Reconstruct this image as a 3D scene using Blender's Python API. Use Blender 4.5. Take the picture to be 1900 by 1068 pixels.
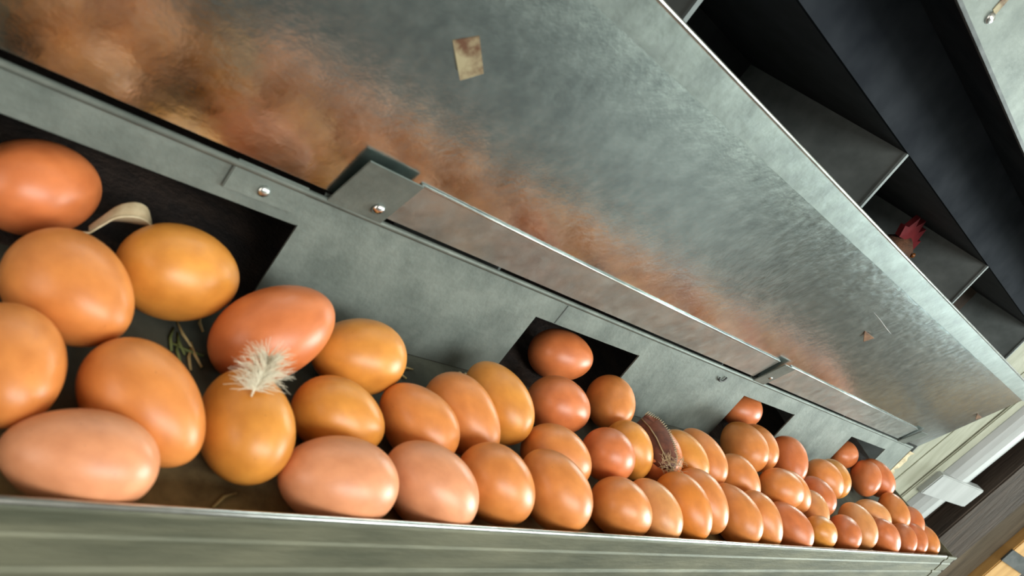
import bpy, bmesh, math, random
from mathutils import Vector, Matrix

# ------------------------------------------------------------------ scene
for o in list(bpy.data.objects):
    bpy.data.objects.remove(o)
SC = bpy.context.scene
COL = SC.collection
ZC = 1.25                                   # eye height of the camera above the barn floor
random.seed(7)

# camera: solved from the vanishing points of the tray (X) and of the nest openings (Z)
F = 1400.0
AX = Vector((0.65315191, 0.26632396, 0.70884704))
AY = Vector((-0.47435696, -0.58576334, 0.65716572))
AZ = Vector((0.59023559, -0.76547558, -0.25625982))
cam_d = bpy.data.cameras.new('camera')
cam = bpy.data.objects.new('camera', cam_d)
COL.objects.link(cam)
M = Matrix(((AX[0], -AX[1], -AX[2], 0), (AY[0], -AY[1], -AY[2], 0), (AZ[0], -AZ[1], -AZ[2], ZC), (0, 0, 0, 1)))
cam.matrix_world = M
cam_d.sensor_width = 36
cam_d.lens = F * 36 / 1900
cam_d.clip_start = 0.01
cam_d.dof.use_dof = True
cam_d.dof.focus_distance = 0.80
cam_d.dof.aperture_fstop = 13
SC.camera = cam
SC.view_settings.view_transform = 'Standard'
SC.view_settings.look = 'None'
SC.view_settings.gamma = 1
SC.view_settings.use_curve_mapping = False
SC.view_settings.exposure = -0.3

# world: pale overcast sky outside the barn
W = bpy.data.worlds.new('overcast_sky'); SC.world = W
W.use_nodes = True
W.node_tree.nodes['Background'].inputs[0].default_value = (0.80, 0.90, 1.0, 1)
W.node_tree.nodes['Background'].inputs[1].default_value = 0.6

def area(name, loc, rot, sx, sy, power, col):
    l = bpy.data.lights.new(name, 'AREA'); l.shape = 'RECTANGLE'; l.size = sx; l.size_y = sy
    l.energy = power; l.color = col
    o = bpy.data.objects.new(name, l); COL.objects.link(o)
    o.location = loc; o.rotation_euler = rot
    return o
R = math.radians
# daylight through the windows in the end wall and far along the front wall and through the barn door behind the camera
area('far_window_daylight', (4.25, -1.77, 1.75), (R(90), 0, 0), 1.45, 0.95, 230, (0.90, 1.0, 0.97))
area('end_window_daylight', (3.577, -0.672, 1.45), (R(90), 0, R(150)), 1.36, 1.16, 260, (0.80, 0.98, 1.0))
area('near_frontal_fill', (0.5, -1.77, 2.0), (R(90), 0, 0), 1.95, 0.75, 70, (0.95, 1.0, 0.95))  # added soft frontal fill for the eggs, no known window there
area('door_daylight', (-1.67, -0.55, 1.0), (R(90), 0, R(-90)), 0.95, 2.0, 22, (1.0, 0.88, 0.74))

# ------------------------------------------------------------------ helpers
def link(name, me, mat=None, parent=None, label=None, cat=None, group=None, kind=None, smooth=False):
    o = bpy.data.objects.new(name, me); COL.objects.link(o)
    if mat and me and not me.materials: me.materials.append(mat)
    if parent: o.parent = parent
    tag(o, label, cat, group, kind)
    if smooth and me:
        me.polygons.foreach_set('use_smooth', [True] * len(me.polygons))
    return o
def tag(o, label=None, cat=None, group=None, kind=None):
    if label: o['label'] = label
    if cat: o['category'] = cat
    if group: o['group'] = group
    if kind: o['kind'] = kind
    return o
def empty(name, loc, label, cat, group=None):
    o = bpy.data.objects.new(name, None); COL.objects.link(o); o.location = loc
    o.empty_display_size = 0.02
    return tag(o, label, cat, group)
class MB:
    """collects vertices and faces of one mesh, in world coordinates (z measured from the eye)"""
    def __init__(s): s.v = []; s.f = []
    def add(s, vs, fs):
        n = len(s.v); s.v += [tuple(v) for v in vs]; s.f += [tuple(i + n for i in q) for q in fs]; return s
    def box(s, x0, x1, y0, y1, z0, z1):
        return s.hexa([(x0, y0, z0), (x1, y0, z0), (x1, y1, z0), (x0, y1, z0), (x0, y0, z1), (x1, y0, z1), (x1, y1, z1), (x0, y1, z1)])
    def hexa(s, p):
        return s.add(p, [(0, 3, 2, 1), (4, 5, 6, 7), (0, 1, 5, 4), (1, 2, 6, 5), (2, 3, 7, 6), (3, 0, 4, 7)])
    def prism(s, prof, x0, x1, fn=None):
        """profile of (y,z) pairs extruded along x"""
        n = len(prof)
        vs = [(x0, y, z) for y, z in prof] + [(x1, y, z) for y, z in prof]
        fs = [(i, (i + 1) % n, (i + 1) % n + n, i + n) for i in range(n)] + [tuple(range(n))[::-1], tuple(range(n, 2 * n))]
        return s.add(vs, fs)
    def tube(s, pts, rad, n=8, cap=True):
        pts = [Vector(p) for p in pts]
        rr = rad if isinstance(rad, (list, tuple)) else [rad] * len(pts)
        vs = []; fs = []
        t0 = (pts[1] - pts[0]).normalized()
        a = t0.orthogonal().normalized()
        for i, p in enumerate(pts):
            t = (pts[min(i + 1, len(pts) - 1)] - pts[max(i - 1, 0)]).normalized()
            a = (a - t * a.dot(t)).normalized(); b = t.cross(a)
            for k in range(n):
                w = 2 * math.pi * k / n
                vs.append(p + (a * math.cos(w) + b * math.sin(w)) * rr[i])
        for i in range(len(pts) - 1):
            for k in range(n):
                fs.append((i * n + k, i * n + (k + 1) % n, (i + 1) * n + (k + 1) % n, (i + 1) * n + k))
        if cap:
            fs.append(tuple(range(n))[::-1]); fs.append(tuple(range((len(pts) - 1) * n, len(pts) * n)))
        return s.add(vs, fs)
    def sheet(s, grid, th):
        """a thick sheet from a grid of points (rows of equal length), th = offset vector"""
        r, c = len(grid), len(grid[0]); off = Vector(th)
        top = [Vector(p) for row in grid for p in row]; bot = [p + off for p in top]
        N = r * c; fs = []
        for i in range(r - 1):
            for j in range(c - 1):
                q = (i * c + j, i * c + j + 1, (i + 1) * c + j + 1, (i + 1) * c + j)
                fs.append(q); fs.append(tuple(k + N for k in q[::-1]))
        rim = [j for j in range(c)] + [i * c + c - 1 for i in range(1, r)] + [(r - 1) * c + j for j in range(c - 2, -1, -1)] + [i * c for i in range(r - 2, 0, -1)]
        for k in range(len(rim)):
            a, b = rim[k], rim[(k + 1) % len(rim)]
            fs.append((b, a, a + N, b + N))
        return s.add(top + bot, fs)
    def build(s, name, mat, parent=None, origin=None, smooth=False, bevel=0, **kw):
        pl = Vector(parent.matrix_world.translation) if parent else None
        if parent:
            pl = Vector((0, 0, 0)); q = parent
            while q: pl += q.location; q = q.parent
        vs = [Vector((x, y, z + ZC)) for x, y, z in s.v]
        if origin is None:
            o0 = Vector((sum(v.x for v in vs), sum(v.y for v in vs), sum(v.z for v in vs))) / len(vs)
        else: o0 = Vector((origin[0], origin[1], origin[2] + ZC))
        me = bpy.data.meshes.new(name); me.from_pydata([v - o0 for v in vs], [], s.f); me.update()
        bm = bmesh.new(); bm.from_mesh(me)
        bmesh.ops.recalc_face_normals(bm, faces=bm.faces)
        if bevel: bmesh.ops.bevel(bm, geom=bm.edges[:], offset=bevel, segments=2, affect='EDGES', clamp_overlap=True)
        bm.to_mesh(me); bm.free()
        o = link(name, me, mat, parent, smooth=smooth, **kw)
        o.location = o0 - (pl if pl else Vector((0, 0, 0)))
        return o
def ray(px, py):
    """direction of a photo pixel, world axes, camera at the origin"""
    c = Vector((px - 950, py - 534, F))
    return Vector((AX.dot(c), AY.dot(c), AZ.dot(c)))

# ------------------------------------------------------------------ materials
def newmat(name):
    m = bpy.data.materials.new(name); m.use_nodes = True
    nt = m.node_tree; b = nt.nodes['Principled BSDF']
    return m, nt, b
def N(nt, t, **kw):
    n = nt.nodes.new(t)
    for k, v in kw.items(): setattr(n, k, v)
    return n
def noise_ramp(nt, scale, stops, detail=4, vec=None, rough=0.6, coord='Object'):
    tc = N(nt, 'ShaderNodeTexCoord')
    mp = N(nt, 'ShaderNodeMapping')
    if vec: mp.inputs['Scale'].default_value = vec
    nt.links.new(tc.outputs[coord], mp.inputs['Vector'])
    nz = N(nt, 'ShaderNodeTexNoise'); nz.inputs['Scale'].default_value = scale
    nz.inputs['Detail'].default_value = detail; nz.inputs['Roughness'].default_value = rough
    nt.links.new(mp.outputs[0], nz.inputs['Vector'])
    cr = N(nt, 'ShaderNodeValToRGB')
    els = cr.color_ramp.elements
    while len(els) < len(stops): els.new(0.5)
    for e, (p, c) in zip(els, stops):
        e.position = p; e.color = (*c, 1) if len(c) == 3 else c
    nt.links.new(nz.outputs['Fac'], cr.inputs[0])
    return nz, cr
def mat_noise(name, c0, c1, scale, rough=0.6, metal=0.0, vec=None, bump=0.0, bscale=None, r2=None, lo=0.35, hi=0.65, spec=0.5):
    m, nt, b = newmat(name)
    nz, cr = noise_ramp(nt, scale, [(lo, c0), (hi, c1)], vec=vec)
    nt.links.new(cr.outputs[0], b.inputs['Base Color'])
    b.inputs['Roughness'].default_value = rough; b.inputs['Metallic'].default_value = metal
    b.inputs['Specular IOR Level'].default_value = spec
    if r2 is not None:
        _, c2 = noise_ramp(nt, scale * 2.3, [(0.3, (rough,) * 3), (0.7, (r2,) * 3)], vec=vec)
        nt.links.new(c2.outputs[0], b.inputs['Roughness'])
    if bump:
        nb, cb = noise_ramp(nt, bscale or scale * 3, [(0.3, (0, 0, 0)), (0.7, (1, 1, 1))], vec=vec)
        bp = N(nt, 'ShaderNodeBump'); bp.inputs['Strength'].default_value = bump; bp.inputs['Distance'].default_value = 0.002
        nt.links.new(cb.outputs[0], bp.inputs['Height']); nt.links.new(bp.outputs[0], b.inputs['Normal'])
    return m
def mat_plain(name, c, rough=0.5, metal=0.0):
    return mat_noise(name, tuple(x * 0.88 for x in c), tuple(min(1, x * 1.1) for x in c), 60, rough, metal)

GALV_STRIP = mat_noise('dull_galvanised_strip', (0.34, 0.37, 0.36), (0.46, 0.49, 0.47), 40, 0.36, 0.9, bump=0.05, bscale=130, r2=0.48)
FLANGE = mat_noise('dull_galvanised_flange', (0.27, 0.30, 0.285), (0.37, 0.41, 0.385), 40, 0.36, 0.95, bump=0.05, bscale=130, r2=0.46)
GALV_LID = mat_noise('galvanised_lid', (0.46, 0.52, 0.52), (0.62, 0.69, 0.68), 55, 0.17, 1.0, bump=0.05, bscale=130, r2=0.25)
GALV = mat_noise('galvanised_sheet', (0.12, 0.138, 0.124), (0.19, 0.212, 0.19), 30, 0.55, 0.5, bump=0.08, bscale=200)
GALV_LIP = mat_noise('weathered_galvanised_lip', (0.082, 0.084, 0.055), (0.165, 0.158, 0.105), 18, 0.6, 0.3, vec=(0.5, 3, 3), bump=0.15, bscale=120)
EDGE = mat_noise('bright_metal_edge', (0.50, 0.53, 0.52), (0.75, 0.78, 0.76), 60, 0.28, 1.0)
DARK_METAL = mat_noise('dull_dark_metal', (0.05, 0.055, 0.055), (0.11, 0.115, 0.115), 40, 0.6, 0.5)
NESTMETAL = mat_noise('dusty_nest_metal', (0.15, 0.17, 0.168), (0.24, 0.265, 0.26), 20, 0.7, 0.1)
RAIL = mat_noise('matt_dark_rail', (0.012, 0.014, 0.018), (0.026, 0.029, 0.034), 12, 1.0, 0.0, spec=0.05)  # near-black and matt, shared with the upper tray underside
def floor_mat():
    m, nt, b = newmat('dusty_shaded_tray_floor')
    _, g = noise_ramp(nt, 30, [(0.35, (0.040, 0.042, 0.032)), (0.65, (0.085, 0.088, 0.066))])  # grey-green sheet, shade at the panel foot painted into its dark tone
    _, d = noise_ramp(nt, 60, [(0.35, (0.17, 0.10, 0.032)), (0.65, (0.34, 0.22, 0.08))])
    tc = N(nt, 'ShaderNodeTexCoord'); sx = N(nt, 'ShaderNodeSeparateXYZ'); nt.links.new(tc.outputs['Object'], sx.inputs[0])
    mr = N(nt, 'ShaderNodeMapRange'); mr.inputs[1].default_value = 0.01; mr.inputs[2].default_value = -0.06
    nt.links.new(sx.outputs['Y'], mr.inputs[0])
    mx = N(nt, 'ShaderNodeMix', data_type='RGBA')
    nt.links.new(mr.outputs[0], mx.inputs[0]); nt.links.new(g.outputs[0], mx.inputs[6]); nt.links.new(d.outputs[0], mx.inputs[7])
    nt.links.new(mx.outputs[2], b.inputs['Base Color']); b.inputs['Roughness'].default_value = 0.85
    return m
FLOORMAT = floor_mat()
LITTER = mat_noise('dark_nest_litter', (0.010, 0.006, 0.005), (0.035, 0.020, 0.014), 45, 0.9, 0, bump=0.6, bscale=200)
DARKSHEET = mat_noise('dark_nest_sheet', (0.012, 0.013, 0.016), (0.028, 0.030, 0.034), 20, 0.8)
RUST = mat_noise('rusty_tab', (0.10, 0.04, 0.016), (0.32, 0.27, 0.16), 55, 0.7, 0.1, lo=0.42, hi=0.58)
RUSTDARK = mat_noise('dark_rust', (0.07, 0.03, 0.015), (0.22, 0.11, 0.05), 90, 0.8)
SCREW = mat_noise('shiny_screw', (0.7, 0.7, 0.7), (0.85, 0.86, 0.86), 60, 0.18, 1.0)
CREAM = mat_noise('cream_painted_wood', (0.34, 0.345, 0.26), (0.47, 0.475, 0.38), 16, 0.6, vec=(3, 3, 0.4), bump=0.2, bscale=60)
WHITEP = mat_noise('worn_white_paint', (0.40, 0.42, 0.42), (0.52, 0.54, 0.54), 12, 0.45, vec=(3, 3, 0.3))
BROWNW = mat_noise('dark_brown_wood', (0.030, 0.020, 0.014), (0.075, 0.052, 0.038), 14, 0.75, vec=(4, 4, 0.3), bump=0.3, bscale=60)
BROWN2 = mat_noise('dusty_brown_wood', (0.07, 0.052, 0.034), (0.14, 0.105, 0.07), 14, 0.8, vec=(4, 4, 0.3), bump=0.3, bscale=60)
YELLOWW = mat_noise('yellow_pine', (0.52, 0.27, 0.075), (0.68, 0.40, 0.14), 14, 0.6, vec=(4, 4, 0.3))
BARN = mat_noise('barn_boards', (0.26, 0.235, 0.20), (0.40, 0.37, 0.32), 6, 0.8, vec=(3, 3, 0.3))
CONC = mat_noise('dusty_concrete', (0.06, 0.055, 0.05), (0.12, 0.11, 0.10), 3, 0.85)
STRAW = mat_noise('straw', (0.42, 0.30, 0.12), (0.62, 0.48, 0.22), 80, 0.7)
GREENSTRAW = mat_noise('green_stem', (0.10, 0.14, 0.04), (0.20, 0.24, 0.08), 80, 0.7)
CHIP = mat_noise('pale_chip', (0.50, 0.40, 0.24), (0.75, 0.65, 0.45), 120, 0.8)
DOWN = mat_noise('white_down', (0.62, 0.52, 0.38), (0.80, 0.74, 0.60), 100, 0.9)
TANF = mat_noise('tan_feather', (0.34, 0.25, 0.14), (0.52, 0.42, 0.27), 90, 0.85)
TUFT = mat_noise('buff_down', (0.40, 0.27, 0.15), (0.58, 0.44, 0.27), 90, 0.9)
BROWNF = mat_noise('brown_feather', (0.075, 0.018, 0.009), (0.20, 0.055, 0.025), 70, 0.6)
HENF = mat_noise('hen_plumage', (0.05, 0.020, 0.010), (0.14, 0.055, 0.025), 60, 0.8, bump=0.6, bscale=150)
COMB = mat_noise('red_comb', (0.11, 0.010, 0.014), (0.17, 0.018, 0.022), 80, 0.8, spec=0.15)
BEAK = mat_plain('horn_beak', (0.40, 0.27, 0.10), 0.45)
EYE = mat_plain('hen_eye', (0.20, 0.06, 0.01), 0.15)

def egg_mat(name, c):
    m, nt, b = newmat(name)
    tc = N(nt, 'ShaderNodeTexCoord'); oi = N(nt, 'ShaderNodeObjectInfo')
    ad = N(nt, 'ShaderNodeVectorMath', operation='ADD')
    mu = N(nt, 'ShaderNodeMath', operation='MULTIPLY'); mu.inputs[1].default_value = 40
    nt.links.new(oi.outputs['Random'], mu.inputs[0])
    cb = N(nt, 'ShaderNodeCombineXYZ'); nt.links.new(mu.outputs[0], cb.inputs[0])
    nt.links.new(tc.outputs['Object'], ad.inputs[0]); nt.links.new(cb.outputs[0], ad.inputs[1])
    nz = N(nt, 'ShaderNodeTexNoise'); nz.inputs['Scale'].default_value = 2.2; nz.inputs['Detail'].default_value = 5
    nt.links.new(ad.outputs[0], nz.inputs['Vector'])
    cr = N(nt, 'ShaderNodeValToRGB')
    cr.color_ramp.elements[0].position = 0.3; cr.color_ramp.elements[0].color = (c[0] * 0.86, c[1] * 0.82, c[2] * 0.80, 1)
    cr.color_ramp.elements[1].position = 0.7; cr.color_ramp.elements[1].color = (min(1, c[0] * 1.08), c[1] * 1.12, c[2] * 1.15, 1)
    nt.links.new(nz.outputs['Fac'], cr.inputs[0])
    # sparse darker specks in the shell
    vo = N(nt, 'ShaderNodeTexVoronoi'); vo.inputs['Scale'].default_value = 3.1
    nt.links.new(ad.outputs[0], vo.inputs['Vector'])
    lt = N(nt, 'ShaderNodeMath', operation='LESS_THAN'); lt.inputs[1].default_value = 0.045
    nt.links.new(vo.outputs['Distance'], lt.inputs[0])
    mx = N(nt, 'ShaderNodeMix', data_type='RGBA')
    ml = N(nt, 'ShaderNodeMath', operation='MULTIPLY'); ml.inputs[1].default_value = 0.45
    nt.links.new(lt.outputs[0], ml.inputs[0]); nt.links.new(ml.outputs[0], mx.inputs[0])
    nt.links.new(cr.outputs[0], mx.inputs[6]); mx.inputs[7].default_value = (c[0] * 0.45, c[1] * 0.35, c[2] * 0.3, 1)
    nt.links.new(mx.outputs[2], b.inputs['Base Color'])
    b.inputs['Roughness'].default_value = 0.35
    b.inputs['Specular IOR Level'].default_value = 0.5
    b.inputs['Subsurface Weight'].default_value = 0.12
    b.inputs['Subsurface Radius'].default_value = (0.006, 0.003, 0.0015)
    b.inputs['Subsurface Scale'].default_value = 1.0
    bn = N(nt, 'ShaderNodeTexNoise'); bn.inputs['Scale'].default_value = 55
    nt.links.new(tc.outputs['Object'], bn.inputs['Vector'])
    bp = N(nt, 'ShaderNodeBump'); bp.inputs['Strength'].default_value = 0.04; bp.inputs['Distance'].default_value = 0.05
    nt.links.new(bn.outputs['Fac'], bp.inputs['Height']); nt.links.new(bp.outputs[0], b.inputs['Normal'])
    return m
EGG = {'O': egg_mat('shell_orange_brown', (0.70, 0.238, 0.058)), 'Y': egg_mat('shell_golden_brown', (0.70, 0.268, 0.045)),
       'P': egg_mat('shell_pinkish_brown', (0.74, 0.30, 0.145)), 'R': egg_mat('shell_reddish_brown', (0.64, 0.180, 0.055)),
       'T': egg_mat('shell_pale_tan', (0.72, 0.30, 0.10)), 'D': egg_mat('shell_deep_orange', (0.70, 0.22, 0.035))}

# ------------------------------------------------------------------ the barn
def struct(name, mb, mat, parent=None, **kw):
    o = mb.build(name, mat, parent, **kw)
    if not parent: o['kind'] = 'structure'
    return o
FZ = -ZC
XL, XR, YF, YB, ZT = -1.6, 5.6, -1.7, 1.1, 1.35
struct('floor', MB().box(XL - .1, XR, YF - .1, YB + .1, FZ - .08, FZ), CONC)
struct('ceiling', MB().box(XL - .1, XR, YF - .1, YB + .1, ZT, ZT + .08), BARN)
struct('wall_back', MB().box(XL, XR, YB, YB + .1, FZ, ZT), BARN)
wf = MB()
WINS = [(3.5, 5.0, .0, 1.0), (-.5, 1.5, .35, 1.15)]  # second opening is unseen, added to hold the frontal fill
wf.box(XL - .1, -.5, YF - .1, YF, FZ, ZT).box(1.5, 3.5, YF - .1, YF, FZ, ZT).box(5.0, XR, YF - .1, YF, FZ, ZT)
for x0, x1, z0, z1 in WINS:
    wf.box(x0, x1, YF - .1, YF, FZ, z0).box(x0, x1, YF - .1, YF, z1, ZT)
struct('wall_front', wf, BARN)
wl = MB()
dy0, dy1, dz1 = -1.05, -.05, .85
wl.box(XL - .1, XL, YF, dy0, FZ, ZT).box(XL - .1, XL, dy1, YB, FZ, ZT).box(XL - .1, XL, dy0, dy1, dz1, ZT)
struct('wall_left', wl, BARN)
for k, (wx0, wx1, wz0, wz1) in enumerate(WINS):
    wfr = MB().box(wx0 - .06, wx0, YF - .1, YF + .02, wz0 - .06, wz1 + .06).box(wx1, wx1 + .06, YF - .1, YF + .02, wz0 - .06, wz1 + .06)
    wfr.box(wx0, wx1, YF - .1, YF + .02, wz0 - .06, wz0).box(wx0, wx1, YF - .1, YF + .02, wz1, wz1 + .06)
    win = struct('window_%d' % (k + 1), wfr, WHITEP)
    MB().box((wx0 + wx1) / 2 - .018, (wx0 + wx1) / 2 + .018, YF - .05, YF - .02, wz0, wz1).build('glazing_bar', WHITEP, win)
df = MB().box(XL - .1, XL + .02, dy0 - .07, dy0, FZ, dz1 + .07).box(XL - .1, XL + .02, dy1, dy1 + .07, FZ, dz1 + .07).box(XL - .1, XL + .02, dy0, dy1, dz1, dz1 + .07)
struct('door_1', df, BROWN2)

# end wall of the barn beyond the nests: upright boards and posts, set at an angle to the nest row
WO = Vector((1.54, .40, 0)); WT = Vector((math.cos(R(30)), -math.sin(R(30)), 0)); WN = Vector((-math.sin(R(30)), -math.cos(R(30)), 0))
def wpt(s, d, z):
    p = WO + WT * s + WN * d; return (p.x, p.y, z)
def wbox(s0, s1, d0, d1, z0, z1, lean=0.0, mb=None):
    mb = mb or MB()
    zz = lambda s, z: s + lean * (z + .12)
    return mb.hexa([wpt(zz(s0, z0), d0, z0), wpt(zz(s1, z0), d0, z0), wpt(zz(s1, z0), d1, z0), wpt(zz(s0, z0), d1, z0),
                    wpt(zz(s0, z1), d0, z1), wpt(zz(s1, z1), d0, z1), wpt(zz(s1, z1), d1, z1), wpt(zz(s0, z1), d1, z1)])
ES0, ES1, EZ0, EZ1 = 1.60, 3.00, -.40, .80       # window in the end wall
wrm = wbox(-.75, ES0, -.12, -.03, FZ, ZT); wbox(ES1, 4.1, -.12, -.03, FZ, ZT, 0, wrm)
wbox(ES0, ES1, -.12, -.03, FZ, EZ0, 0, wrm); wbox(ES0, ES1, -.12, -.03, EZ1, ZT, 0, wrm)
wr = struct('wall_right', wrm, BROWNW)
fr = wbox(ES0 - .05, ES0, -.06, .01, EZ0 - .05, EZ1 + .05); wbox(ES1, ES1 + .05, -.06, .01, EZ0 - .05, EZ1 + .05, 0, fr)
wbox(ES0, ES1, -.06, .01, EZ0 - .05, EZ0, 0, fr); wbox(ES0, ES1, -.06, .01, EZ1, EZ1 + .05, 0, fr)
struct('window_3', fr, WHITEP)
LN = .10
wbox(-.03, .045, -.03, .004, FZ, ZT - .01, LN).build('board', CREAM, wr, bevel=.002, label='cream painted upright board at the nest end')
wbox(.047, .087, -.03, .001, FZ, ZT - .01, LN).build('board', CREAM, wr, bevel=.002)
wbox(.089, .108, -.03, .003, FZ, ZT - .01, LN).build('board', CREAM, wr, bevel=.002)
# half-round white post
hp = []
for k in range(9):
    a = math.pi * k / 8
    hp.append((.142 - .031 * math.cos(a), -.012 + .026 * math.sin(a)))
hp += [(.173, -.03), (.111, -.03)]
m = MB(); n = len(hp)
m.add([wpt(s + LN * (FZ + .12), d, FZ) for s, d in hp] + [wpt(s + LN * (ZT - .01 + .12), d, ZT - .01) for s, d in hp],
      [(i, (i + 1) % n, (i + 1) % n + n, i + n) for i in range(n)] + [tuple(range(n))[::-1], tuple(range(n, 2 * n))])
m.build('post', WHITEP, wr, label='white rounded upright post')
blk = MB().hexa([wpt(*q) for q in [(.088, -.005, -.205), (.188, -.005, -.180), (.188, .017, -.180), (.088, .017, -.205),
                                   (.094, -.005, -.152), (.194, -.005, -.132), (.194, .017, -.132), (.094, .017, -.152)]])
blk.build('bracket_block', WHITEP, wr, bevel=.002, label='pale block clamped across the white post')
wbox(.205, .283, -.03, .018, FZ, ZT - .01, LN * .5).build('board', BROWNW, wr, bevel=.003, label='dark brown upright timber')
wbox(.285, .350, -.03, .004, FZ, ZT - .01, LN * .3).build('board', BROWN2, wr, bevel=.002, label='dusty brown upright board')
wbox(.352, .418, -.03, .022, FZ, ZT - .01, LN * .2).build('batten', YELLOWW, wr, bevel=.002, label='yellow pine upright batten')
wbox(.345, .424, .022, .026, -.222, -.192, 0).build('strap', DARK_METAL, wr, label='dark strap across the pine batten')
wbox(.420, .428, -.03, .014, FZ, ZT - .01, LN * .2).build('trim_strip', WHITEP, wr)
s0 = .43
while s0 < 2.9:
    for z0, z1 in ([(FZ, ZT - .01)] if s0 + .115 < ES0 - .05 else [(FZ, EZ0 - .055), (EZ1 + .055, ZT - .01)]):
        wbox(s0, s0 + .115, -.03, random.uniform(0, .006), z0, z1, 0).build('board', random.choice([BROWNW, BROWN2]), wr, bevel=.002)
    s0 += .118

# ------------------------------------------------------------------ nest box
X0, XE = -.12, 1.392                         # ends of the nest row
YL, YP, YN, YR = .203, .352, .371, .588       # lip, panel with egg openings, nest fronts, rear
SL = .22
def fz(y): return -.29 + SL * y              # the tray floor falls towards the lip
OPEN = [(.064, .210), (.420, .566), (.7805, .9225), (1.1315, 1.2895)]
ZO, ZP = -.151, -.1293                       # top of egg openings, top of panel
nest = empty('nest_box', (.67, .42, 0), 'galvanised metal roll-out nest box with raised lid over an egg tray', 'nest box')

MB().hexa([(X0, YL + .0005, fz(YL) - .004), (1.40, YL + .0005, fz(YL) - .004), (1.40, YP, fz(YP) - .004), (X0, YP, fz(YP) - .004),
           (X0, YL + .0005, fz(YL)), (1.40, YL + .0005, fz(YL)), (1.40, YP, fz(YP)), (X0, YP, fz(YP))]).build('tray_floor', FLOORMAT, nest, label='sloping tray floor, tan dust at the lip, painted shade by the panel')
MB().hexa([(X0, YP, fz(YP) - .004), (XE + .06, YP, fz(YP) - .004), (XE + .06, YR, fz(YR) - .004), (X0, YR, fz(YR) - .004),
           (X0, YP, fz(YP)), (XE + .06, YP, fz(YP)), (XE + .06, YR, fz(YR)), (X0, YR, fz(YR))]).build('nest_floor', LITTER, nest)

# front lip: folded sheet with a rolled top, a shallow swage and a lower skirt
zt = -.2162
prof = [(YL, zt + .001)]
for k in range(7):
    a = math.pi * k / 6
    prof.append((YL - .0022 + .0022 * math.cos(a), zt - .0005 + .0022 * math.sin(a)))
prof = prof[1:]
prof += [(YL - .0044, zt - .0035), (YL - .0030, zt - .0050), (YL - .0030, zt - .0125), (YL - .0038, zt - .0140), (YL - .0038, zt - .0275),
         (YL - .0020, zt - .0290), (YL - .0020, zt - .0310), (YL - .0036, zt - .0325), (YL - .0036, zt - .0560), (YL, zt - .0560)]
lip = MB().prism(prof, X0, 1.346).build('front_lip', GALV_LIP, nest, label='weathered metal front lip of the egg tray')
MB().tube([(X0, YL - .0022, zt + .0012), (1.346, YL - .0022, zt + .0012)], .0016, 8).build('rolled_edge', EDGE, lip, smooth=True)
prof2 = [(y - .0010, z + .0006) for y, z in prof]
MB().prism(prof2, 1.349, 1.403).build('end_cap', GALV_LIP, lip)
MB().hexa([(1.400, YL, fz(YL) - .004), (1.403, YL, fz(YL) - .004), (1.403, YP, fz(YP) - .004), (1.400, YP, fz(YP) - .004),
           (1.400, YL, zt), (1.403, YL, zt), (1.403, YP, fz(YP) + .012), (1.400, YP, fz(YP) + .012)]).build('tray_end', GALV_LIP, nest)

# panel with the egg openings
pm = MB()
pm.box(X0, XE, YP, YP + .0014, ZO, ZP)
edges = [X0] + [e for o in OPEN for e in o] + [XE]
for a, b in zip(edges[0::2], edges[1::2]):
    zb = fz(YP) + .0005
    pm.box(a, b, YP, YP + .0014, zb, ZO)
panel = pm.build('egg_panel', GALV, nest, label='grey metal panel with a row of egg openings')
MB().tube([(X0, YP - .0012, ZP - .001), (XE - .01, YP - .0012, ZP - .001)], .0020, 10).build('folded_rim', GALV, panel, smooth=True)
for a, b in OPEN:      # turned-in return of each opening
    MB().box(a, b, YP + .0014, YP + .012, ZO - .001, ZO).build('opening_flange', GALV, panel)
MB().box(.1607, .2033, YP - .0022, YP - .0002, -.1450, -.1277).build('joining_plate', GALV, panel, bevel=.0006)
MB().box(.442, .4426, YP - .0004, YP, ZO, ZP - .004).build('seam', DARK_METAL, panel)
def disc(c, nrm, r, h, n=14):
    c = Vector(c); nrm = Vector(nrm).normalized(); m = MB()
    return m.tube([c, c + nrm * h * .55, c + nrm * h], [r, r * .92, r * .45], n)
disc((.181, YP - .0022, -.1387), (0, -1, 0), .0034, .0020).build('rivet', EDGE, panel, smooth=True)
m = MB(); pts = []
for k in range(9):
    a = math.pi * (1.1 + 1.0 * k / 8)
    pts.append((.7117 + .006 * math.cos(a), YP - .0016, -.140 + .005 * math.sin(a)))
m.tube(pts, .0010, 6).build('wire_hook', DARK_METAL, panel, smooth=True)
# frayed end of the sheet
m = MB(); rnd = random.Random(3)
zs = [-.196 + .0058 * i for i in range(11)]
g = [[(XE + .001, YP - .001, z) for z in zs], [(XE + .010 + rnd.uniform(-.004, .005), YP - .004 + rnd.uniform(-.002, .002), z) for z in zs]]
m.sheet(g, (0, .0008, 0)).build('frayed_edge', CHIP, panel, label='frayed pale edge at the end of the metal panel')

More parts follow.
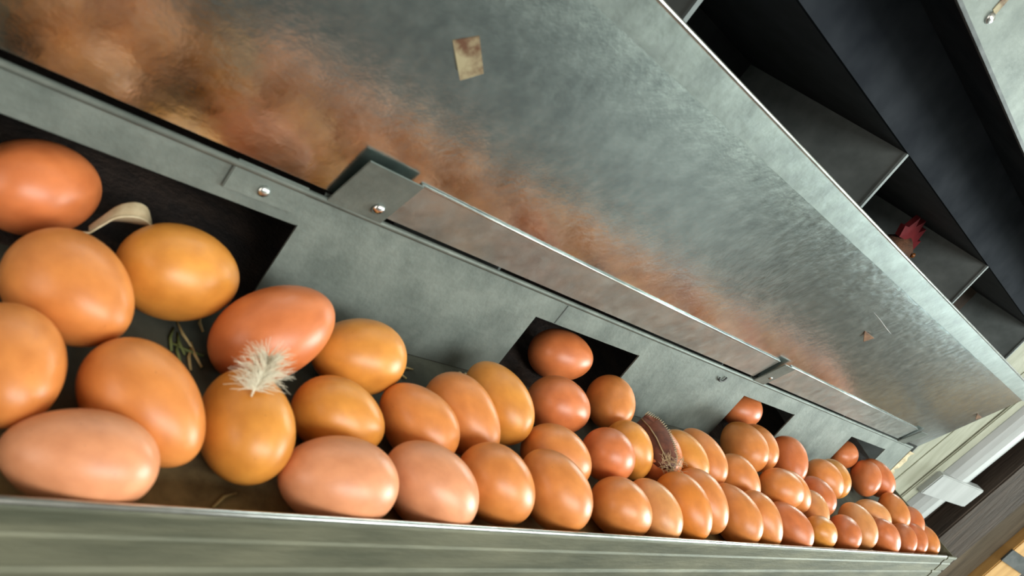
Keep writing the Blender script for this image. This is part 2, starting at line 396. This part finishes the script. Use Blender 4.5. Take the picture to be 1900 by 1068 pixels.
# nest compartments behind: partitions, rear, roof, rail
PART = [.0134, .373, .724, 1.096, 1.4685]
for x in PART:
    MB().hexa([(x - .0012, YP + .014, fz(YP)), (x + .0012, YP + .014, fz(YP)), (x + .0012, YR, fz(YR)), (x - .0012, YR, fz(YR)),
               (x - .0012, YN, .136), (x + .0012, YN, .136), (x + .0012, YR, .136), (x - .0012, YR, .136)]).build('partition', NESTMETAL, nest)
    MB().box(x - .0030, x + .0012, YN - .003, YN - .0005, -.120, .136).build('partition_edge', NESTMETAL, nest)
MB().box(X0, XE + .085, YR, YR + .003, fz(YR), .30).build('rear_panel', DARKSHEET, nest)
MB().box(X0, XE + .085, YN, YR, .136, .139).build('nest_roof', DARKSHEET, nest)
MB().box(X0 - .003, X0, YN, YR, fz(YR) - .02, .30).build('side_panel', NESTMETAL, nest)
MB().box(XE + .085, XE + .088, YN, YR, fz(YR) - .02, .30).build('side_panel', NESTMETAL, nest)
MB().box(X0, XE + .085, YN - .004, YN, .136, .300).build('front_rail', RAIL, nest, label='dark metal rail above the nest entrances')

# upper egg tray overhanging the entrances
UY = .287
up = MB().box(X0, XE + .05, UY, UY + .003, .645 * UY, .645 * UY + .075).build('upper_tray_front', GALV, nest, label='bright metal front of the upper tray')
MB().hexa([(X0, UY + .003, .1865), (XE + .05, UY + .003, .1865), (XE + .05, YN - .004, .2085), (X0, YN - .004, .2085),
           (X0, UY + .003, .1885), (XE + .05, UY + .003, .1885), (XE + .05, YN - .004, .2105), (X0, YN - .004, .2105)]).build('upper_tray_bottom', RAIL, nest)
MB().box(X0, XE + .05, UY - .002, UY + .0005, .645 * UY - .003, .645 * UY).build('lower_seam', DARK_METAL, up)
sp = ray(1835, 33); sp = sp * (UY / sp.y)
disc((sp.x, UY, sp.z), (0, -1, 0), .0042, .0030).build('screw', SCREW, up, smooth=True)
MB().box(sp.x - .004, sp.x + .003, UY - .0006, UY, sp.z + .004, sp.z + .016).build('rust_mark', RUST, up)
for x in (X0 + .03, XE):
    for y in (YN + .01, YR - .03):
        MB().box(x - .02, x + .02, y - .02 + .02, y + .02, FZ, fz(y) - .006).build('leg', GALV, nest)

# raised lid
LH, LF = Vector((0, YP, -.1263)), Vector((0, .287, .0545))
LE = (LF - LH).normalized(); LNRM = Vector((0, -LE.z, LE.y))       # towards the viewer
LLEN = (LF - LH).length
def lp(x, u, d=0.0):
    p = LH + LE * u + LNRM * d; return (x, p.y, p.z)
def lbox(x0, x1, u0, u1, d0, d1, mb=None):
    mb = mb or MB()
    return mb.hexa([lp(x0, u0, d0), lp(x1, u0, d0), lp(x1, u0, d1), lp(x0, u0, d1), lp(x0, u1, d0), lp(x1, u1, d0), lp(x1, u1, d1), lp(x0, u1, d1)])
lid = lbox(X0, 1.406, .0015, LLEN, -.0014, 0).build('lid', GALV_LID, nest, label='raised galvanised lid, scratched underside mirroring the eggs')
lbox(X0, 1.410, .1707, LLEN, 0, .0012).build('free_edge_flange', FLANGE, lid)
MB().tube([lp(X0, LLEN + .0006, .0004), lp(1.410, LLEN + .0006, .0004)], .0015, 8).build('rolled_edge', EDGE, lid, smooth=True)
for a, b in ((.2549, .7604), (.792, 1.2884)):
    lbox(a, b, .001, .0330, 0, .0014).build('hinge_strip', GALV_STRIP, lid)
    MB().tube([lp(a, .0333, .0010), lp(b, .0333, .0010)], .0009, 6).build('strip_edge', EDGE, lid, smooth=True)
for a, b, tilt in ((.2147, .2525, 0), (.7643, .790, 0), (1.293, 1.328, 0)):
    g = []
    for j in range(10):
        if j < 5:
            w = math.pi * (1.25 - .75 * j / 4)
            c = Vector(lp(0, .0005, .0035))
            q = c + (LE * math.sin(-w) * .0 + LE * (-.0045 * math.sin(math.pi * j / 4 * .5 + 0)) * 0)
            u = .0005 - .005 * math.sin(math.pi * (j + 1) / 6); d = -.001 + .0052 * (j / 4)
            g.append([lp(a, u, d), lp(b, u, d)])
        else:
            u = .002 + .034 * (j - 5) / 4; d = .0046 + .0016 * (j - 5) / 4
            g.append([lp(a, u, d), lp(b, u, d)])
    MB().sheet(g, LNRM * -.0012).build('hinge_clip', GALV, lid)
disc(lp(.2425, .0081, .0050), LNRM, .0040, .0026).build('clip_screw', SCREW, lid, smooth=True)
disc(lp(.7796, .0115, .0050), LNRM, .0022, .0014).build('clip_screw', SCREW, lid, smooth=True)
# bent tabs and nicks in the lid
m = MB(); q = [lp(.2013, .1148, .0005), lp(.2100, .1243, .0005), lp(.2243, .1119, .0045), lp(.2176, .1019, .0045)]
g = [[q[0], q[1]], [(Vector(q[0]) * .5 + Vector(q[3]) * .5), (Vector(q[1]) * .5 + Vector(q[2]) * .5)], [q[3], q[2]]]
m.sheet(g, LNRM * -.0010).build('bent_tab', RUST, lid, label='small rust-stained bent tab on the lid')
for (x, u, s) in ((.814, .1105, 1.0), (1.3735, .1057, .9)):
    m = MB(); g = [[lp(x - .012 * s, u + .004, .0004), lp(x - .010 * s, u + .0045, .0004)], [lp(x + .004 * s, u - .005 * s, .004), lp(x + .010 * s, u + .005 * s, .004)]]
    m.sheet(g, LNRM * -.0008).build('torn_nick', RUSTDARK, lid)

# scratches that caught the light
MB().tube([lp(x, u, 0) for x, u in ((.770, .1358), (.7987, .1334), (.8245, .1306), (.8475, .1289))], [.0001, .00035, .0004, .0001], 5).build('scratch', EDGE, lid)

# ------------------------------------------------------------------ eggs
EGGS = [
    ('E1', 0.0935, 0.3698, 0.571, 0.0295, 0.0228, -0.071, 0.0002, 'R'),
    ('E2', 0.1070, 0.3102, 2.211, 0.0296, 0.0235, -0.154, 0.0004, 'O'),
    ('E3', 0.1576, 0.3382, 0.114, 0.0310, 0.0245, -0.030, 0.0009, 'Y'),
    ('E4', 0.0854, 0.2668, 1.672, 0.0268, 0.0207, -0.145, -0.0000, 'O'),
    ('E5', 0.1376, 0.2591, 2.274, 0.0309, 0.0216, 0.090, 0.0000, 'O'),
    ('E6', 0.1113, 0.2276, -0.204, 0.0275, 0.0190, 0.151, 0.0044, 'P'),
    ('E7', 0.2043, 0.3108, 34.998, 0.0344, 0.0238, -0.559, 0.0017, 'R'),
    ('E8', 0.2655, 0.3153, 0.019, 0.0302, 0.0227, 0.102, -0.0000, 'Y'),
    ('E9', 0.1848, 0.2567, 1.650, 0.0289, 0.0217, -0.011, -0.0000, 'Y'),
    ('E10', 0.2429, 0.2715, -0.329, 0.0272, 0.0202, -0.028, -0.0000, 'Y'),
    ('E11', 0.2308, 0.2304, -0.155, 0.0310, 0.0222, 0.105, 0.0000, 'P'),
    ('E12', 0.3004, 0.2764, 2.356, 0.0280, 0.0206, 0.082, -0.0000, 'O'),
    ('E13', 0.2922, 0.2325, 2.602, 0.0310, 0.0224, 0.167, -0.0000, 'P'),
    ('E14', 0.3429, 0.2883, -1.020, 0.0311, 0.0216, -0.046, 0.0000, 'O'),
    ('E15', 0.3838, 0.3056, 2.028, 0.0313, 0.0220, 0.100, 0.0003, 'Y'),
    ('E16', 0.4615, 0.3174, -0.144, 0.0294, 0.0223, -0.003, 0.0000, 'R'),
    ('E17', 0.4978, 0.3737, -0.187, 0.0303, 0.0223, 0.291, 0.0002, 'R'),
    ('E18', 0.5464, 0.3360, 1.080, 0.0284, 0.0219, -0.048, 0.0000, 'O'),
    ('E19', 0.4294, 0.2695, 2.628, 0.0284, 0.0214, -0.040, 0.0000, 'O'),
    ('E20', 0.4014, 0.2373, 2.276, 0.0301, 0.0221, 0.199, 0.0040, 'O'),
    ('E21', 0.3464, 0.2374, 2.561, 0.0287, 0.0218, 0.219, 0.0026, 'O'),
    ('E22', 0.4940, 0.2754, 3.018, 0.0272, 0.0204, 0.311, 0.0039, 'R'),
    ('E23', 0.5385, 0.2890, 2.389, 0.0265, 0.0198, 0.411, -0.0000, 'Y'),
    ('E24', 0.5836, 0.2917, 1.181, 0.0289, 0.0218, 0.003, -0.0000, 'R'),
    ('E25', 0.6312, 0.2924, 2.112, 0.0286, 0.0211, 0.153, -0.0000, 'Y'),
    ('E26', 0.6739, 0.2984, 1.786, 0.0309, 0.0213, 0.070, 0.0000, 'O'),
    ('E27', 0.7873, 0.3229, 1.358, 0.0309, 0.0243, -0.090, 0.0011, 'O'),
    ('E28', 0.8362, 0.3308, 1.230, 0.0300, 0.0230, 0.024, 0.0002, 'O'),
    ('E29', 0.8611, 0.3854, 0.022, 0.0298, 0.0226, 0.156, 0.0002, 'R'),
    ('E30', 0.9120, 0.3220, 1.304, 0.0306, 0.0233, 0.138, 0.0005, 'R'),
    ('E31', 0.7334, 0.2813, 2.258, 0.0282, 0.0205, 0.090, 0.0000, 'O'),
    ('E32', 0.8137, 0.2732, -0.344, 0.0282, 0.0213, 0.172, 0.0069, 'O'),
    ('E33', 0.8623, 0.2780, 2.345, 0.0276, 0.0210, 0.026, -0.0000, 'O'),
    ('E34', 0.9454, 0.2803, 1.212, 0.0274, 0.0203, -0.115, -0.0000, 'R'),
    ('E35', 1.0063, 0.3058, -0.758, 0.0293, 0.0224, -0.060, 0.0013, 'O'),
    ('E36', 1.0549, 0.3134, 1.072, 0.0292, 0.0221, 0.063, -0.0000, 'Y'),
    ('E37', 1.1878, 0.3663, 0.181, 0.0286, 0.0215, 0.023, -0.0000, 'R'),
    ('E38', 1.2073, 0.3256, 0.887, 0.0298, 0.0222, 0.309, 0.0015, 'R'),
    ('E39', 1.2563, 0.3295, 2.019, 0.0308, 0.0230, 0.177, 0.0057, 'R'),
    ('E40', 0.9037, 0.2598, 1.230, 0.0256, 0.0188, 0.025, 0.0000, 'T'),
    ('E41', 1.1197, 0.2634, -0.605, 0.0286, 0.0211, 0.096, 0.0000, 'T'),
    ('E42', 1.2426, 0.2765, 1.398, 0.0291, 0.0214, 0.233, 0.0008, 'O'),
    ('E43', 1.3061, 0.2634, 0.875, 0.0277, 0.0206, 0.017, 0.0009, 'R'),
    ('E44', 1.0239, 0.2439, 1.581, 0.0297, 0.0218, 0.137, -0.0000, 'T'),
    ('E45', 0.9649, 0.2346, 0.738, 0.0267, 0.0195, -0.042, -0.0000, 'R'),
    ('F1', 0.4844, 0.2327, 2.726, 0.0278, 0.0209, 0.109, -0.0000, 'O'),
    ('F2', 0.5317, 0.2343, 2.046, 0.0272, 0.0199, 0.143, -0.0000, 'T'),
    ('F3', 0.5735, 0.2379, -1.203, 0.0296, 0.0213, -0.093, 0.0043, 'D'),
    ('F4', 0.6161, 0.2470, 2.066, 0.0303, 0.0218, 0.116, 0.0012, 'O'),
    ('F5', 0.6774, 0.2394, 1.856, 0.0303, 0.0213, 0.075, 0.0006, 'O'),
    ('F6', 0.7229, 0.2359, 2.117, 0.0295, 0.0208, 0.171, 0.0012, 'O'),
    ('F7', 0.7950, 0.2331, 2.196, 0.0292, 0.0208, 0.073, 0.0000, 'R'),
    ('F8', 0.8712, 0.2293, -0.048, 0.0253, 0.0183, -0.250, 0.0030, 'Y'),
    ('F11', 1.0963, 0.2299, 2.539, 0.0283, 0.0207, 0.273, 0.0021, 'R'),
    ('F12', 1.2094, 0.2336, 0.825, 0.0261, 0.0189, 0.052, -0.0000, 'R'),
    ('F13', 1.2624, 0.2348, 0.947, 0.0266, 0.0194, 0.088, -0.0000, 'R'),
    ('F14', 1.3339, 0.2357, 1.067, 0.0261, 0.0187, 0.131, 0.0000, 'O'),
]
PK = {k: max(math.sin(math.pi * i / 400) * (1 + k * math.cos(math.pi * i / 400)) for i in range(401)) for k in (.07, .12)}
def egg_mesh(k):
    me = bpy.data.meshes.new('egg_shell')
    nu, nv = 28, 36; vs = [(-1, 0, 0)]; fs = []
    for i in range(1, nu):
        t = math.pi * i / nu; u = -math.cos(t)
        r = math.sin(t) * (1 - k * u) / PK[k]
        for j in range(nv):
            a = 2 * math.pi * j / nv; vs.append((u, r * math.cos(a), r * math.sin(a)))
    vs.append((1, 0, 0)); L = len(vs) - 1
    for j in range(nv):
        fs.append((0, 1 + (j + 1) % nv, 1 + j)); fs.append((L, L - nv + j, L - nv + (j + 1) % nv))
    for i in range(nu - 2):
        for j in range(nv):
            fs.append((1 + i * nv + j, 1 + i * nv + (j + 1) % nv, 1 + (i + 1) * nv + (j + 1) % nv, 1 + (i + 1) * nv + j))
    me.from_pydata(vs, [], fs); me.update()
    me.polygons.foreach_set('use_smooth', [True] * len(me.polygons))
    return me
EM = {t: [egg_mesh(k) for k in (.07, .12)] for t in EGG}
for t in EGG:
    for me in EM[t]: me.materials.append(EGG[t])
al = math.atan(SL)
EYv = Vector((0, math.cos(al), math.sin(al))); EZv = Vector((0, -math.sin(al), math.cos(al))); EXv = Vector((1, 0, 0))
NAMECOL = {'O': 'orange-brown', 'Y': 'golden-brown', 'P': 'pinkish-brown', 'R': 'reddish-brown', 'T': 'pale tan', 'D': 'deep orange'}
ORD = ['first', 'second', 'third', 'fourth', 'fifth', 'sixth', 'seventh', 'eighth', 'ninth', 'tenth', 'eleventh', 'twelfth', 'thirteenth',
       'fourteenth', 'fifteenth', 'sixteenth', 'seventeenth', 'eighteenth', 'nineteenth', 'twentieth']
ROWS = {'front': [], 'middle': [], 'back': [], 'opening': []}
for e in EGGS:
    y = e[2]
    ROWS['front' if y < .2525 else 'middle' if y < .3 else 'back' if y < .345 else 'opening'].append(e)
for r in ROWS: ROWS[r].sort(key=lambda e: -e[1])
SPECIAL = {'E9': 'golden-brown egg with white down stuck on top, in the middle of the tray',
           'E11': 'large pinkish-brown egg against the lip, beside the bare patch of tray floor',
           'E6': 'pinkish-brown egg against the lip, lying lengthwise on its own past the bare floor patch',
           'E24': 'reddish-brown egg mostly hidden under the curled brown feather',
           'E7': 'reddish-brown egg tipped up on its end, touching the white down',
           'E1': 'shadowed reddish-brown egg in the opening under the joining plate',
           'E17': 'reddish-brown egg coming through the wide opening with pale chips beside it',
           'E29': 'reddish-brown egg in the opening below the wire hook',
           'E37': 'reddish-brown egg in the opening next to the frayed panel end'}
ELL = {}
for rn, lst in ROWS.items():
    for k, e in enumerate(lst):
        nm, x, y, yaw, A, B, tl, lift, t = e
        h = EXv * math.cos(yaw) + EYv * math.sin(yaw)
        ax = h * math.cos(tl) + EZv * math.sin(tl)
        sup = math.sqrt(B * B + (A * A - B * B) * ax.dot(EZv) ** 2)
        c = Vector((x, y, fz(y))) + EZv * (sup + lift + (.0014 if abs(tl) > .08 else .0008)) + EYv * (.0010 if rn == 'front' else 0)
        ELL[nm] = (c, ax, A, B)
        rr = random.Random(nm)
        axx = ax if rr.random() < .5 else -ax
        b2 = EZv - axx * EZv.dot(axx); b2.normalize(); b3 = axx.cross(b2)
        rot = Matrix((axx, b2, b3)).transposed().to_4x4()
        o = bpy.data.objects.new('egg', EM[t][0 if rr.random() < .5 else 1]); COL.objects.link(o)
        o.matrix_world = Matrix.Translation(c + Vector((0, 0, ZC))) @ rot @ Matrix.Diagonal((A * .992, B * .992, B * .992, 1))
        if nm in SPECIAL: lab = SPECIAL[nm]
        elif rn == 'front': lab = '%s egg resting along the front lip, %s from the end cap' % (NAMECOL[t], ORD[k])
        elif rn == 'middle': lab = '%s egg in the middle row of the tray, %s from the end cap' % (NAMECOL[t], ORD[k])
        else: lab = '%s egg in the back row by the panel, %s from the frayed end' % (NAMECOL[t], ORD[k])
        tag(o, lab, 'egg', 'eggs in the roll-out tray')

# ------------------------------------------------------------------ feathers and litter
def hit(px, py, nm, off):
    """where the line of sight of a photo pixel meets the shell of an egg grown by off"""
    c, ax, A, B = ELL[nm]
    d = ray(px, py).normalized()
    def q(v):
        a = v.dot(ax); p = v - ax * a
        return Vector((a / (A + off), p.length / (B + off), 0)), p
    S = lambda v: ax * (v.dot(ax) / (A + off)) + (v - ax * v.dot(ax)) / (B + off)
    dd, oo = S(d), S(-c)
    a, b, cc = dd.dot(dd), 2 * dd.dot(oo), oo.dot(oo) - 1
    D = b * b - 4 * a * cc
    t = (-b - math.sqrt(D)) / (2 * a) if D > 0 else -b / (2 * a)
    return d * t
# curled brown contour feather lying over an egg
bf = empty('brown_feather', (.58, .29, fz(.29) + .045 + ZC), 'curled dark brown hen feather draped over an egg', 'feather')
axis = [(1190, 776), (1205, 792), (1218, 812), (1228, 834), (1240, 856), (1248, 872)]
axis3 = [hit(x, y, 'E24', .0035) for x, y in axis]
wid = [(14, -16), (24, -28), (27, -32), (26, -32), (20, -22), (6, -5)]
grid = []
for i, ((x, y), (w1, w0)) in enumerate(zip(axis, wid)):
    x2, y2 = axis[min(i + 1, 5)]; x1, y1 = axis[max(i - 1, 0)]
    L = math.hypot(x2 - x1, y2 - y1); nx, ny = (y2 - y1) / L, -(x2 - x1) / L
    row = []
    for s in (w0, w0 * .5, 0, w1 * .5, w1):
        row.append(hit(x + nx * s, y + ny * s, 'E24', .003 - abs(s) * .00006))
    grid.append(row)
MB().sheet(grid, ray(1220, 820).normalized() * .0006).build('vane', BROWNF, bf, smooth=True)
MB().tube(axis3 + [hit(1256, 884, 'E24', .004)], [.0006] * 6 + [.0005], 6).build('quill', TANF, bf, smooth=True)
m = MB(); rnd = random.Random(5)
for k in range(26):                           # serrated barbs along the outer edge
    t = k / 25 * 4; i = min(int(t), 3); f_ = t - i
    a = Vector(grid[i][4]) * (1 - f_) + Vector(grid[i + 1][4]) * f_
    b = Vector(grid[i][3]) * (1 - f_) + Vector(grid[i + 1][3]) * f_
    dr = (a - b).normalized()
    m.tube([a - dr * .002, a + dr * rnd.uniform(.0015, .0035)], [.0006, .0002], 4)
m.build('barbs', TANF, bf)
m = MB()
for k in range(120):                           # downy tuft at the base
    p = hit(rnd.uniform(1228, 1268), rnd.uniform(846, 876), 'E24', rnd.uniform(.003, .006))
    q = p + Vector((rnd.uniform(-.006, .006), rnd.uniform(-.006, .006), rnd.uniform(-.004, .005)))
    m.tube([p, (p + q) / 2 + Vector((0, 0, .001)), q], [.0002, .0002, .00008], 4)
m.build('downy_tuft', TUFT, bf)['kind'] = 'stuff'
# white down stuck between two eggs
df_ = empty('down_feather', (.195, .275, fz(.27) + .046 + ZC), 'tuft of white down stuck on a golden-brown egg', 'feather')
base = hit(466, 735, 'E9', .001)
m = MB()
mid = [base, hit(474, 716, 'E9', .003), hit(484, 700, 'E9', .006), hit(494, 678, 'E9', .010), hit(496, 660, 'E9', .010)]
MB().tube(mid, [.0005, .0007, .0006, .0004, .0002], 6).build('quill', DOWN, df_, smooth=True)
for k in range(420):
    t = rnd.uniform(0.6, 4); i = min(int(t), 3); f_ = t - i
    p = mid[i] * (1 - f_) + mid[i + 1] * f_
    sd = rnd.choice((-1, 1))
    ln = rnd.uniform(.005, .017) * (.7 + .3 * math.sin(t * .8))
    d = (EXv * sd * rnd.uniform(.3, 1) + Vector((0, rnd.uniform(-.2, .5), rnd.uniform(-.1, .9)))).normalized()
    b2 = Vector((rnd.uniform(-.3, .3), rnd.uniform(-.3, .3), rnd.uniform(-.5, .2)))
    m.tube([p, p + d * ln * .5, p + (d + b2 * .6).normalized() * ln], [.00015, .00013, .00006], 4)
m.build('barbs', DOWN, df_)['kind'] = 'stuff'
# pale curled feather behind the eggs in the first opening
pf = empty('pale_feather', (.14, .36, fz(.36) + ZC), 'pale curled feather lying behind the eggs in the shadowed opening', 'feather')
P = []
key = [(165, 430, .0006), (190, 415, .0024), (215, 402, .0042), (245, 400, .0055), (268, 407, .0046), (282, 420, .0012)]
for i in range(5 * 4 + 1):
    t = i / 4; k = min(int(t), 4); f_ = t - k
    q0, q1, q2, q3 = [key[max(0, min(5, k + o))] for o in (-1, 0, 1, 2)]
    cr = lambda a, b, c, d: .5 * (2 * b + (c - a) * f_ + (2 * a - 5 * b + 4 * c - d) * f_ ** 2 + (3 * b - a - 3 * c + d) * f_ ** 3)
    x, y, w = [cr(q0[o], q1[o], q2[o], q3[o]) for o in range(3)]
    d = ray(x, y); P.append((d * (.350 / d.y), w))
g = [[p + Vector((0, .004, w)), p + Vector((0, .001, w * .5)), p + Vector((0, -.001, .0005)), p + Vector((0, .0005, -w * .5)), p + Vector((0, .002, -w))] for p, w in P]
MB().sheet(g, (0, .0006, 0)).build('vane', TANF, pf, smooth=True)
MB().tube([P[0][0] + Vector((-.008, 0, -.003))] + [p + Vector((0, -.0016, .0005)) for p, w in P], .0005, 6).build('quill', CHIP, pf, smooth=True)

def floor_pt(px, py):
    d = ray(px, py); t = -.29 / (d.z - SL * d.y); return d * t
rnd = random.Random(11)
for i, (px, py, ln, green) in enumerate([(318, 632, .016, 1), (334, 640, .014, 1), (345, 650, .018, 1), (352, 668, .015, 0), (330, 655, .013, 1), (362, 660, .016, 0),
                                        (415, 930, .015, 0), (372, 604, .010, 0), (340, 622, .018, 0), (735, 690, .016, 0), (752, 688, .014, 0)]):
    p = floor_pt(px, py) + EZv * .0012
    a = rnd.uniform(0, math.pi); d = EXv * math.cos(a) + EYv * math.sin(a)
    b = EXv * -math.sin(a) + EYv * math.cos(a)
    MB().tube([p - d * ln * .5, p + b * .0015 + EZv * .0006, p + d * ln * .5], [.0007, .0009, .0005], 5).build(
        'straw_stem', GREENSTRAW if green else STRAW, label='short green stem on the tray floor among the eggs' if green else 'short dry straw on the tray floor among the eggs',
        cat='straw', group='green stems on the tray floor' if green else 'dry straws on the tray floor', smooth=True)
for i, (px, py) in enumerate([(873, 668), (884, 671), (893, 664), (903, 668), (910, 664)]):
    d = ray(px, py); p = d * ((YP - .006) / d.y)
    p.z = fz(p.y) + .0012
    r = rnd.uniform(.0012, .0022)
    p = p + Vector((0, 0, 0))
    vs = [p + Vector((rnd.uniform(.6, 1.2) * r * sx, rnd.uniform(.6, 1.1) * r * sy, r * .5 * sz)) for sz in (-1, 1) for sx, sy in ((-1, -1), (1, -1), (1, 1), (-1, 1))]
    MB().hexa(vs).build('litter_chip', CHIP, label='tiny pale litter chip at the foot of the metal panel', cat='chip', group='litter chips by the panel')

# ------------------------------------------------------------------ hen in the second nest
def ring_mesh(path, n=20):
    """one continuous surface through rings (centre, tangent, half-width, half-height)"""
    m = MB(); vs = []; fs = []
    up = Vector((0, 0, 1))
    for c, t, w, h in path:
        c = Vector(c); t = Vector(t).normalized()
        s = t.cross(up); s = s.normalized() if s.length > .05 else Vector((0, 1, 0))
        v = s.cross(t).normalized()
        for k in range(n):
            a = 2 * math.pi * k / n
            vs.append(c + s * w * math.cos(a) + v * h * math.sin(a))
    for i in range(len(path) - 1):
        for k in range(n):
            fs.append((i * n + k, i * n + (k + 1) % n, (i + 1) * n + (k + 1) % n, (i + 1) * n + k))
    fs.append(tuple(range(n))[::-1]); fs.append(tuple(range((len(path) - 1) * n, len(path) * n)))
    return m.add(vs, fs)
hen = empty('hen', (1.0, .50, fz(.50) + ZC), 'dark brown hen with a red comb sitting in the nest', 'hen')
hy = .508
zf = fz(hy)
body = [((1.115, hy, zf + .135), (-1, 0, -.2), .012, .02), ((1.10, hy, zf + .125), (-1, 0, -.25), .045, .045), ((1.06, hy, zf + .105), (-1, 0, -.2), .078, .078),
        ((1.01, hy, zf + .092), (-1, 0, 0), .092, .088), ((.955, hy, zf + .098), (-1, 0, .25), .088, .088), ((.918, hy - .008, zf + .125), (-1, -.1, .9), .066, .064),
        ((.908, hy - .022, zf + .165), (-.3, -.3, 1), .046, .046), ((.908, hy - .038, zf + .205), (-.1, -.3, 1), .034, .034), ((.908, hy - .052, zf + .240), (-.2, -.25, 1), .026, .026),
        ((.900, hy - .060, zf + .262), (-.7, -.2, .8), .021, .023), ((.886, hy - .064, zf + .274), (-1, -.15, .2), .018, .021), ((.868, hy - .066, zf + .272), (-1, -.1, -.2), .012, .014), ((.858, hy - .067, zf + .268), (-1, 0, -.3), .006, .007)]
HD = Vector((0, 0, -.010))
body = [((c[0], c[1], c[2] + .016), t, w * .72, h) for c, t, w, h in body[:5]] + [(tuple(Vector(c) + HD * min(1, (i + 1) / 5)), t, w, h) for i, (c, t, w, h) in enumerate(body[5:])]
ring_mesh(body).build('body', HENF, hen, smooth=True)
hc = Vector((.884, hy - .064, zf + .274)) + HD
MB().tube([hc + Vector((-.020, -.002, -.002)), hc + Vector((-.032, -.003, -.005)), hc + Vector((-.042, -.003, -.011))], [.0075, .005, .0008], 10).build('beak', BEAK, hen, smooth=True)
# single comb with points, from the beak back over the head
cp = [(-.026, .004), (-.022, .020), (-.014, .016), (-.006, .034), (.004, .024), (.014, .040), (.022, .026), (.033, .038), (.036, .020), (.046, .018), (.034, .004), (.020, .006), (.004, .010), (-.012, .008)]
m = MB(); nn = len(cp)
vs = [hc + Vector((x, -.0035 - .10 * z, z + .006)) for x, z in cp] + [hc + Vector((x, .0035 - .10 * z, z + .006)) for x, z in cp]
m.add(vs, [tuple(range(nn)), tuple(range(nn, 2 * nn))[::-1]] + [(i, (i + 1) % nn, (i + 1) % nn + nn, i + nn) for i in range(nn)])
m.build('comb', COMB, hen, label='red toothed comb')
for s in (-1, 1):
    ring_mesh([(hc + Vector((-.016, s * .008, -.012)), (0, 0, -1), .003, .003), (hc + Vector((-.016, s * .010, -.024)), (0, 0, -1), .0035, .008),
               (hc + Vector((-.014, s * .010, -.036)), (0, 0, -1), .003, .008), (hc + Vector((-.014, s * .010, -.044)), (0, 0, -1), .001, .003)], 10).build('wattle', COMB, hen, smooth=True)
    disc(hc + Vector((-.006, s * .0165, .004)), (0, s, 0), .0036, .003).build('eye', EYE, hen, smooth=True)
    ring_mesh([((.925, hy + s * .050, zf + .130), (1, s * .2, -.1), .008, .02), ((.960, hy + s * .058, zf + .125), (1, s * .1, -.1), .012, .048), ((1.02, hy + s * .061, zf + .115), (1, 0, 0), .012, .052),
               ((1.07, hy + s * .054, zf + .118), (1, -s * .3, .1), .010, .034), ((1.12, hy + s * .040, zf + .140), (1, -s * .4, .1), .003, .008)], 14).build('wing', HENF, hen, smooth=True)
for k in range(5):
    a = (k - 2) * .22
    g = []
    for i in range(4):
        t = i / 3; w = (.010, .014, .014, .006)[i]
        c = Vector((1.085 + .040 * t, hy + a * .10 * t, zf + .135 + .085 * t))
        g.append([c + Vector((-w * .6, -.001, w * .5)), c + Vector((w * .4, .001, -w * .4))])
    MB().sheet(g, (0, .0015, 0)).build('tail_feather', HENF, hen)
hen.location.x = .914; hen.scale.x = -1       # she faces along the row
